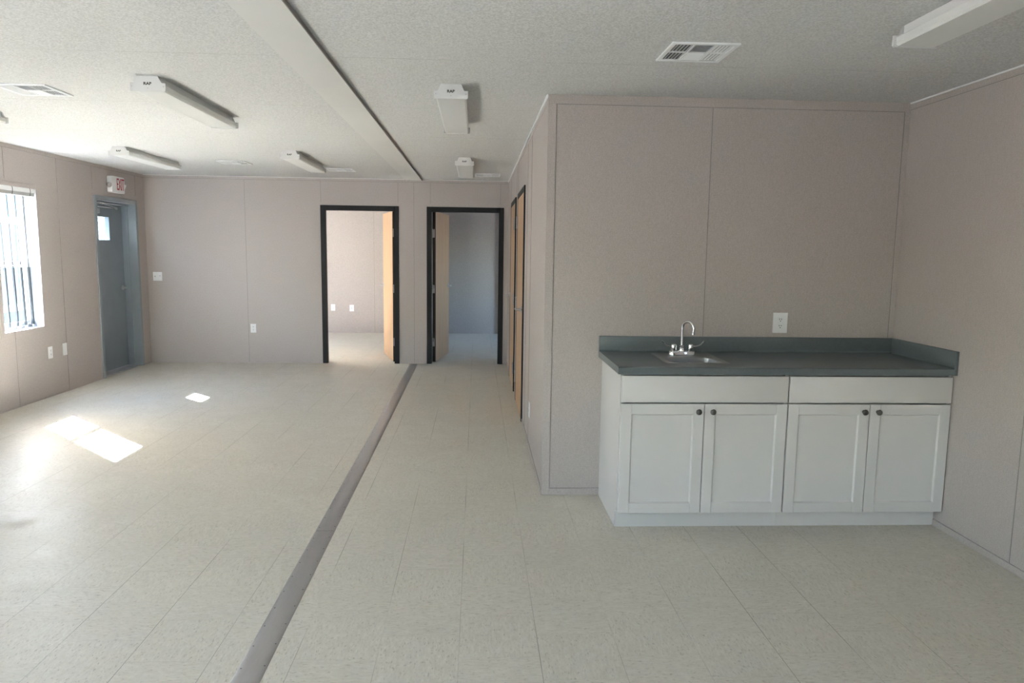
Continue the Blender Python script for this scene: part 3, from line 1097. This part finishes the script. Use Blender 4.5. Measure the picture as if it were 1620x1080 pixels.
mb.box((cx1 - .0, yf + .02, .876), (cx1 - .02, YK - .002, ZC - .02))
mb.build('worktop', M_COUNTER, ct)
mb = MB()
mb.box((cx0, YK - .022, ZC), (cx1 - .0, YK - .003, 1.0075), 0, .0025, 2)
n_ = 6
cv = [(cx0, YK - .022, ZC)] + [(cx0, YK - .022 - .012 * (1 - math.sin(R(90 * i / n_))), ZC + .012 * (1 - math.cos(R(90 * i / n_)))) for i in range(n_ + 1)]
mb.prism(cv, (cx1 - cx0 - .02, 0, 0))
mb.build('backsplash', M_COUNTER, ct)
MB().box((cx1 - .020, yf - .001, .877), (cx1, YK - .0225, 1.0075), 0, .0022, 2).build('side_splash', M_COUNTER, ct)

# ------------------------------------------------------------------ sink
sk = empty('sink', ((SK[0] + SK[1]) / 2, 4.07, ZC), 'small stainless drop-in bar sink set in the slate countertop', 'sink')
def rrect(x0, x1, y0, y1, r_, z, n=8):
    pts = []
    for (cx, cy, a0) in ((x1 - r_, y1 - r_, 0), (x0 + r_, y1 - r_, 90), (x0 + r_, y0 + r_, 180), (x1 - r_, y0 + r_, 270)):
        for q in range(n + 1):
            a = R(a0 + 90 * q / n)
            pts.append((cx + r_ * math.cos(a), cy + r_ * math.sin(a), z))
    return pts
mb = MB()
rings = [rrect(SK[0], SK[1], SK[2], SK[3], .012, ZC + .0006),
         rrect(SK[0] + .004, SK[1] - .004, SK[2] + .004, SK[3] - .004, .012, ZC + .004),
         rrect(SK[0] + .012, SK[1] - .012, SK[2] + .012, SK[3] - .012, .014, ZC + .0025),
         rrect(BW[0] - .006, BW[1] + .006, BW[2] - .006, BW[3] + .006, .048, ZC + .0025),
         rrect(BW[0] + .002, BW[1] - .002, BW[2] + .002, BW[3] - .002, .045, ZC - .004),
         rrect(BW[0] + .006, BW[1] - .006, BW[2] + .006, BW[3] - .006, .043, ZC - .05),
         rrect(BW[0] + .010, BW[1] - .010, BW[2] + .010, BW[3] - .010, .040, ZC - .125),
         rrect(BW[0] + .022, BW[1] - .022, BW[2] + .022, BW[3] - .022, .034, ZC - .143),
         rrect(BW[0] + .10, BW[1] - .10, BW[2] + .075, BW[3] - .075, .025, ZC - .147)]
vr = [[mb.bm.verts.new(p) for p in rg] for rg in rings]
for a, b in zip(vr, vr[1:]):
    for j in range(len(a)):
        mb.bm.faces.new((a[j], a[(j + 1) % len(a)], b[(j + 1) % len(b)], b[j]))
mb.bm.faces.new(vr[-1])
mb.build('basin', M_SINK, sk)
dc = ((BW[0] + BW[1]) / 2, (BW[2] + BW[3]) / 2, ZC - .147)
MB().lathe(dc, (0, 0, 1), [(0, .044), (.003, .044), (.004, .038), (.0015, .03), (.0012, .001)], 24).build('drain', M_CHROME, sk)

# ------------------------------------------------------------------ faucet
FX, FY, FZ = 1.216, 4.195, ZC + .0025
fc = empty('faucet', (FX, FY, FZ), 'chrome gooseneck tap with two wrist blade handles behind the sink bowl', 'faucet')
mb = MB()
def hull(r_, hwid, z):
    pts = []
    n = 12
    for q in range(n + 1):
        a = R(-90 + 180 * q / n); pts.append((FX + hwid + r_ * math.cos(a), FY + r_ * math.sin(a), z))
    for q in range(n + 1):
        a = R(90 + 180 * q / n); pts.append((FX - hwid + r_ * math.cos(a), FY + r_ * math.sin(a), z))
    return pts
rg = [hull(.0275, .053, FZ), hull(.0275, .053, FZ + .010), hull(.0245, .053, FZ + .024), hull(.020, .051, FZ + .028)]
vr = [[mb.bm.verts.new(p) for p in r_] for r_ in rg]
for a, b in zip(vr, vr[1:]):
    for j in range(len(a)):
        mb.bm.faces.new((a[j], a[(j + 1) % len(a)], b[(j + 1) % len(b)], b[j]))
mb.bm.faces.new(vr[-1]); mb.bm.faces.new(vr[0][::-1])
mb.build('base', M_CHROME, fc)
dirs = Vector((.62, -.78, 0)).normalized()
b0 = Vector((FX - .003, FY, FZ + .026))
mb = MB()
mb.lathe(b0, (0, 0, 1), [(0, .0165), (.016, .0165), (.020, .014), (.024, .0145), (.030, .0145), (.034, .010)], 20)
path = [b0 + Vector((0, 0, .02)), b0 + Vector((0, 0, .08)), b0 + Vector((0, 0, .125))]
rr = .040
top = b0 + Vector((0, 0, .135))
for q in range(0, 196, 13):
    a = R(180 - q)
    path.append(top + dirs * (rr + rr * math.cos(a)) + Vector((0, 0, rr * math.sin(a))))
end = path[-1]; dd = (path[-1] - path[-2]).normalized()
path.append(end + dd * .012)
mb.tube(path, .0078, 14)
mb.lathe(end + dd * .008, dd, [(0, .0082), (.001, .0098), (.014, .0098), (.015, .0085)], 16)
mb.build('spout', M_CHROME, fc)
for sg in (-1, 1):
    c0 = Vector((FX + sg * .051, FY, FZ + .028))
    h = MB().lathe(c0, (0, 0, 1), [(0, .0165), (.004, .0175), (.030, .0170), (.036, .0155), (.039, .010), (.040, .002)], 24).build('handle_hub', M_CHROME, fc)
    mb = MB()
    z = c0.z + .026
    pth = [(c0.x + sg * .012, FY - .002, z), (c0.x + sg * .028, FY - .006, z + .001), (c0.x + sg * .045, FY - .010, z + .005),
           (c0.x + sg * .058, FY - .013, z + .014), (c0.x + sg * .067, FY - .015, z + .026), (c0.x + sg * .074, FY - .016, z + .034)]
    mb.tube(pth, [.007, .0085, .0115, .0135, .013, .006], 14, flat=[.6, .42, .3, .26, .26, .3])
    mb.build('blade', M_CHROME, h)

# ------------------------------------------------------------------ outdoors
o = MB().box((-60, -30, -.62), (60, 60, -.55)).build('ground', M_GROUND, smooth=False)
tag(o, 'gravel ground outside the building', 'ground', kind='structure')
o = MB().box((4.2, -9, -.55), (15, 5.5, -.50), 0, .01).build('bounce_slab', M_BOUNCE, smooth=False)  # unseen slab added as a reflector, throws sunlight up to the ceiling
tag(o, 'unseen pale concrete slab added outside the side wall to bounce sunlight in', 'bounce_slab', kind='structure')
nb = empty('neighbour_building', (-8.6, 14, -.55), 'pale blue building with white trimmed windows outside the window', 'building')
mb = MB()
mb.box((-12, 2, -.55), (-8.6, 32, 3.15), 0)
for i in range(18):
    mb.box((-8.605, 2, -.4 + i * .2), (-8.585, 32, -.4 + i * .2 + .006), 0)
mb.build('wall', M_FACADE, nb, smooth=False)
MB().box((-12.3, 1.7, 3.15), (-8.3, 32.3, 3.3), 0, .01).build('roof_edge', M_WHITE, nb)
for i in range(11):
    y = 4.2 + i * 2.35
    mb = MB()
    for a, b in (((y - .62, .3), (y + .62, .42)), ((y - .62, 1.9), (y + .62, 2.02)), ((y - .62, .42), (y - .50, 1.9)), ((y + .5, .42), (y + .62, 1.9)), ((y - .5, 1.13), (y + .5, 1.19))):
        mb.box((-8.60, a[0], a[1]), (-8.55, b[0], b[1]))
    f = mb.build('window', M_WHITE, nb, smooth=False)
    MB().box((-8.60, y - .5, .42), (-8.58, y + .5, 1.9)).build('pane', M_FWIN, f, smooth=False)
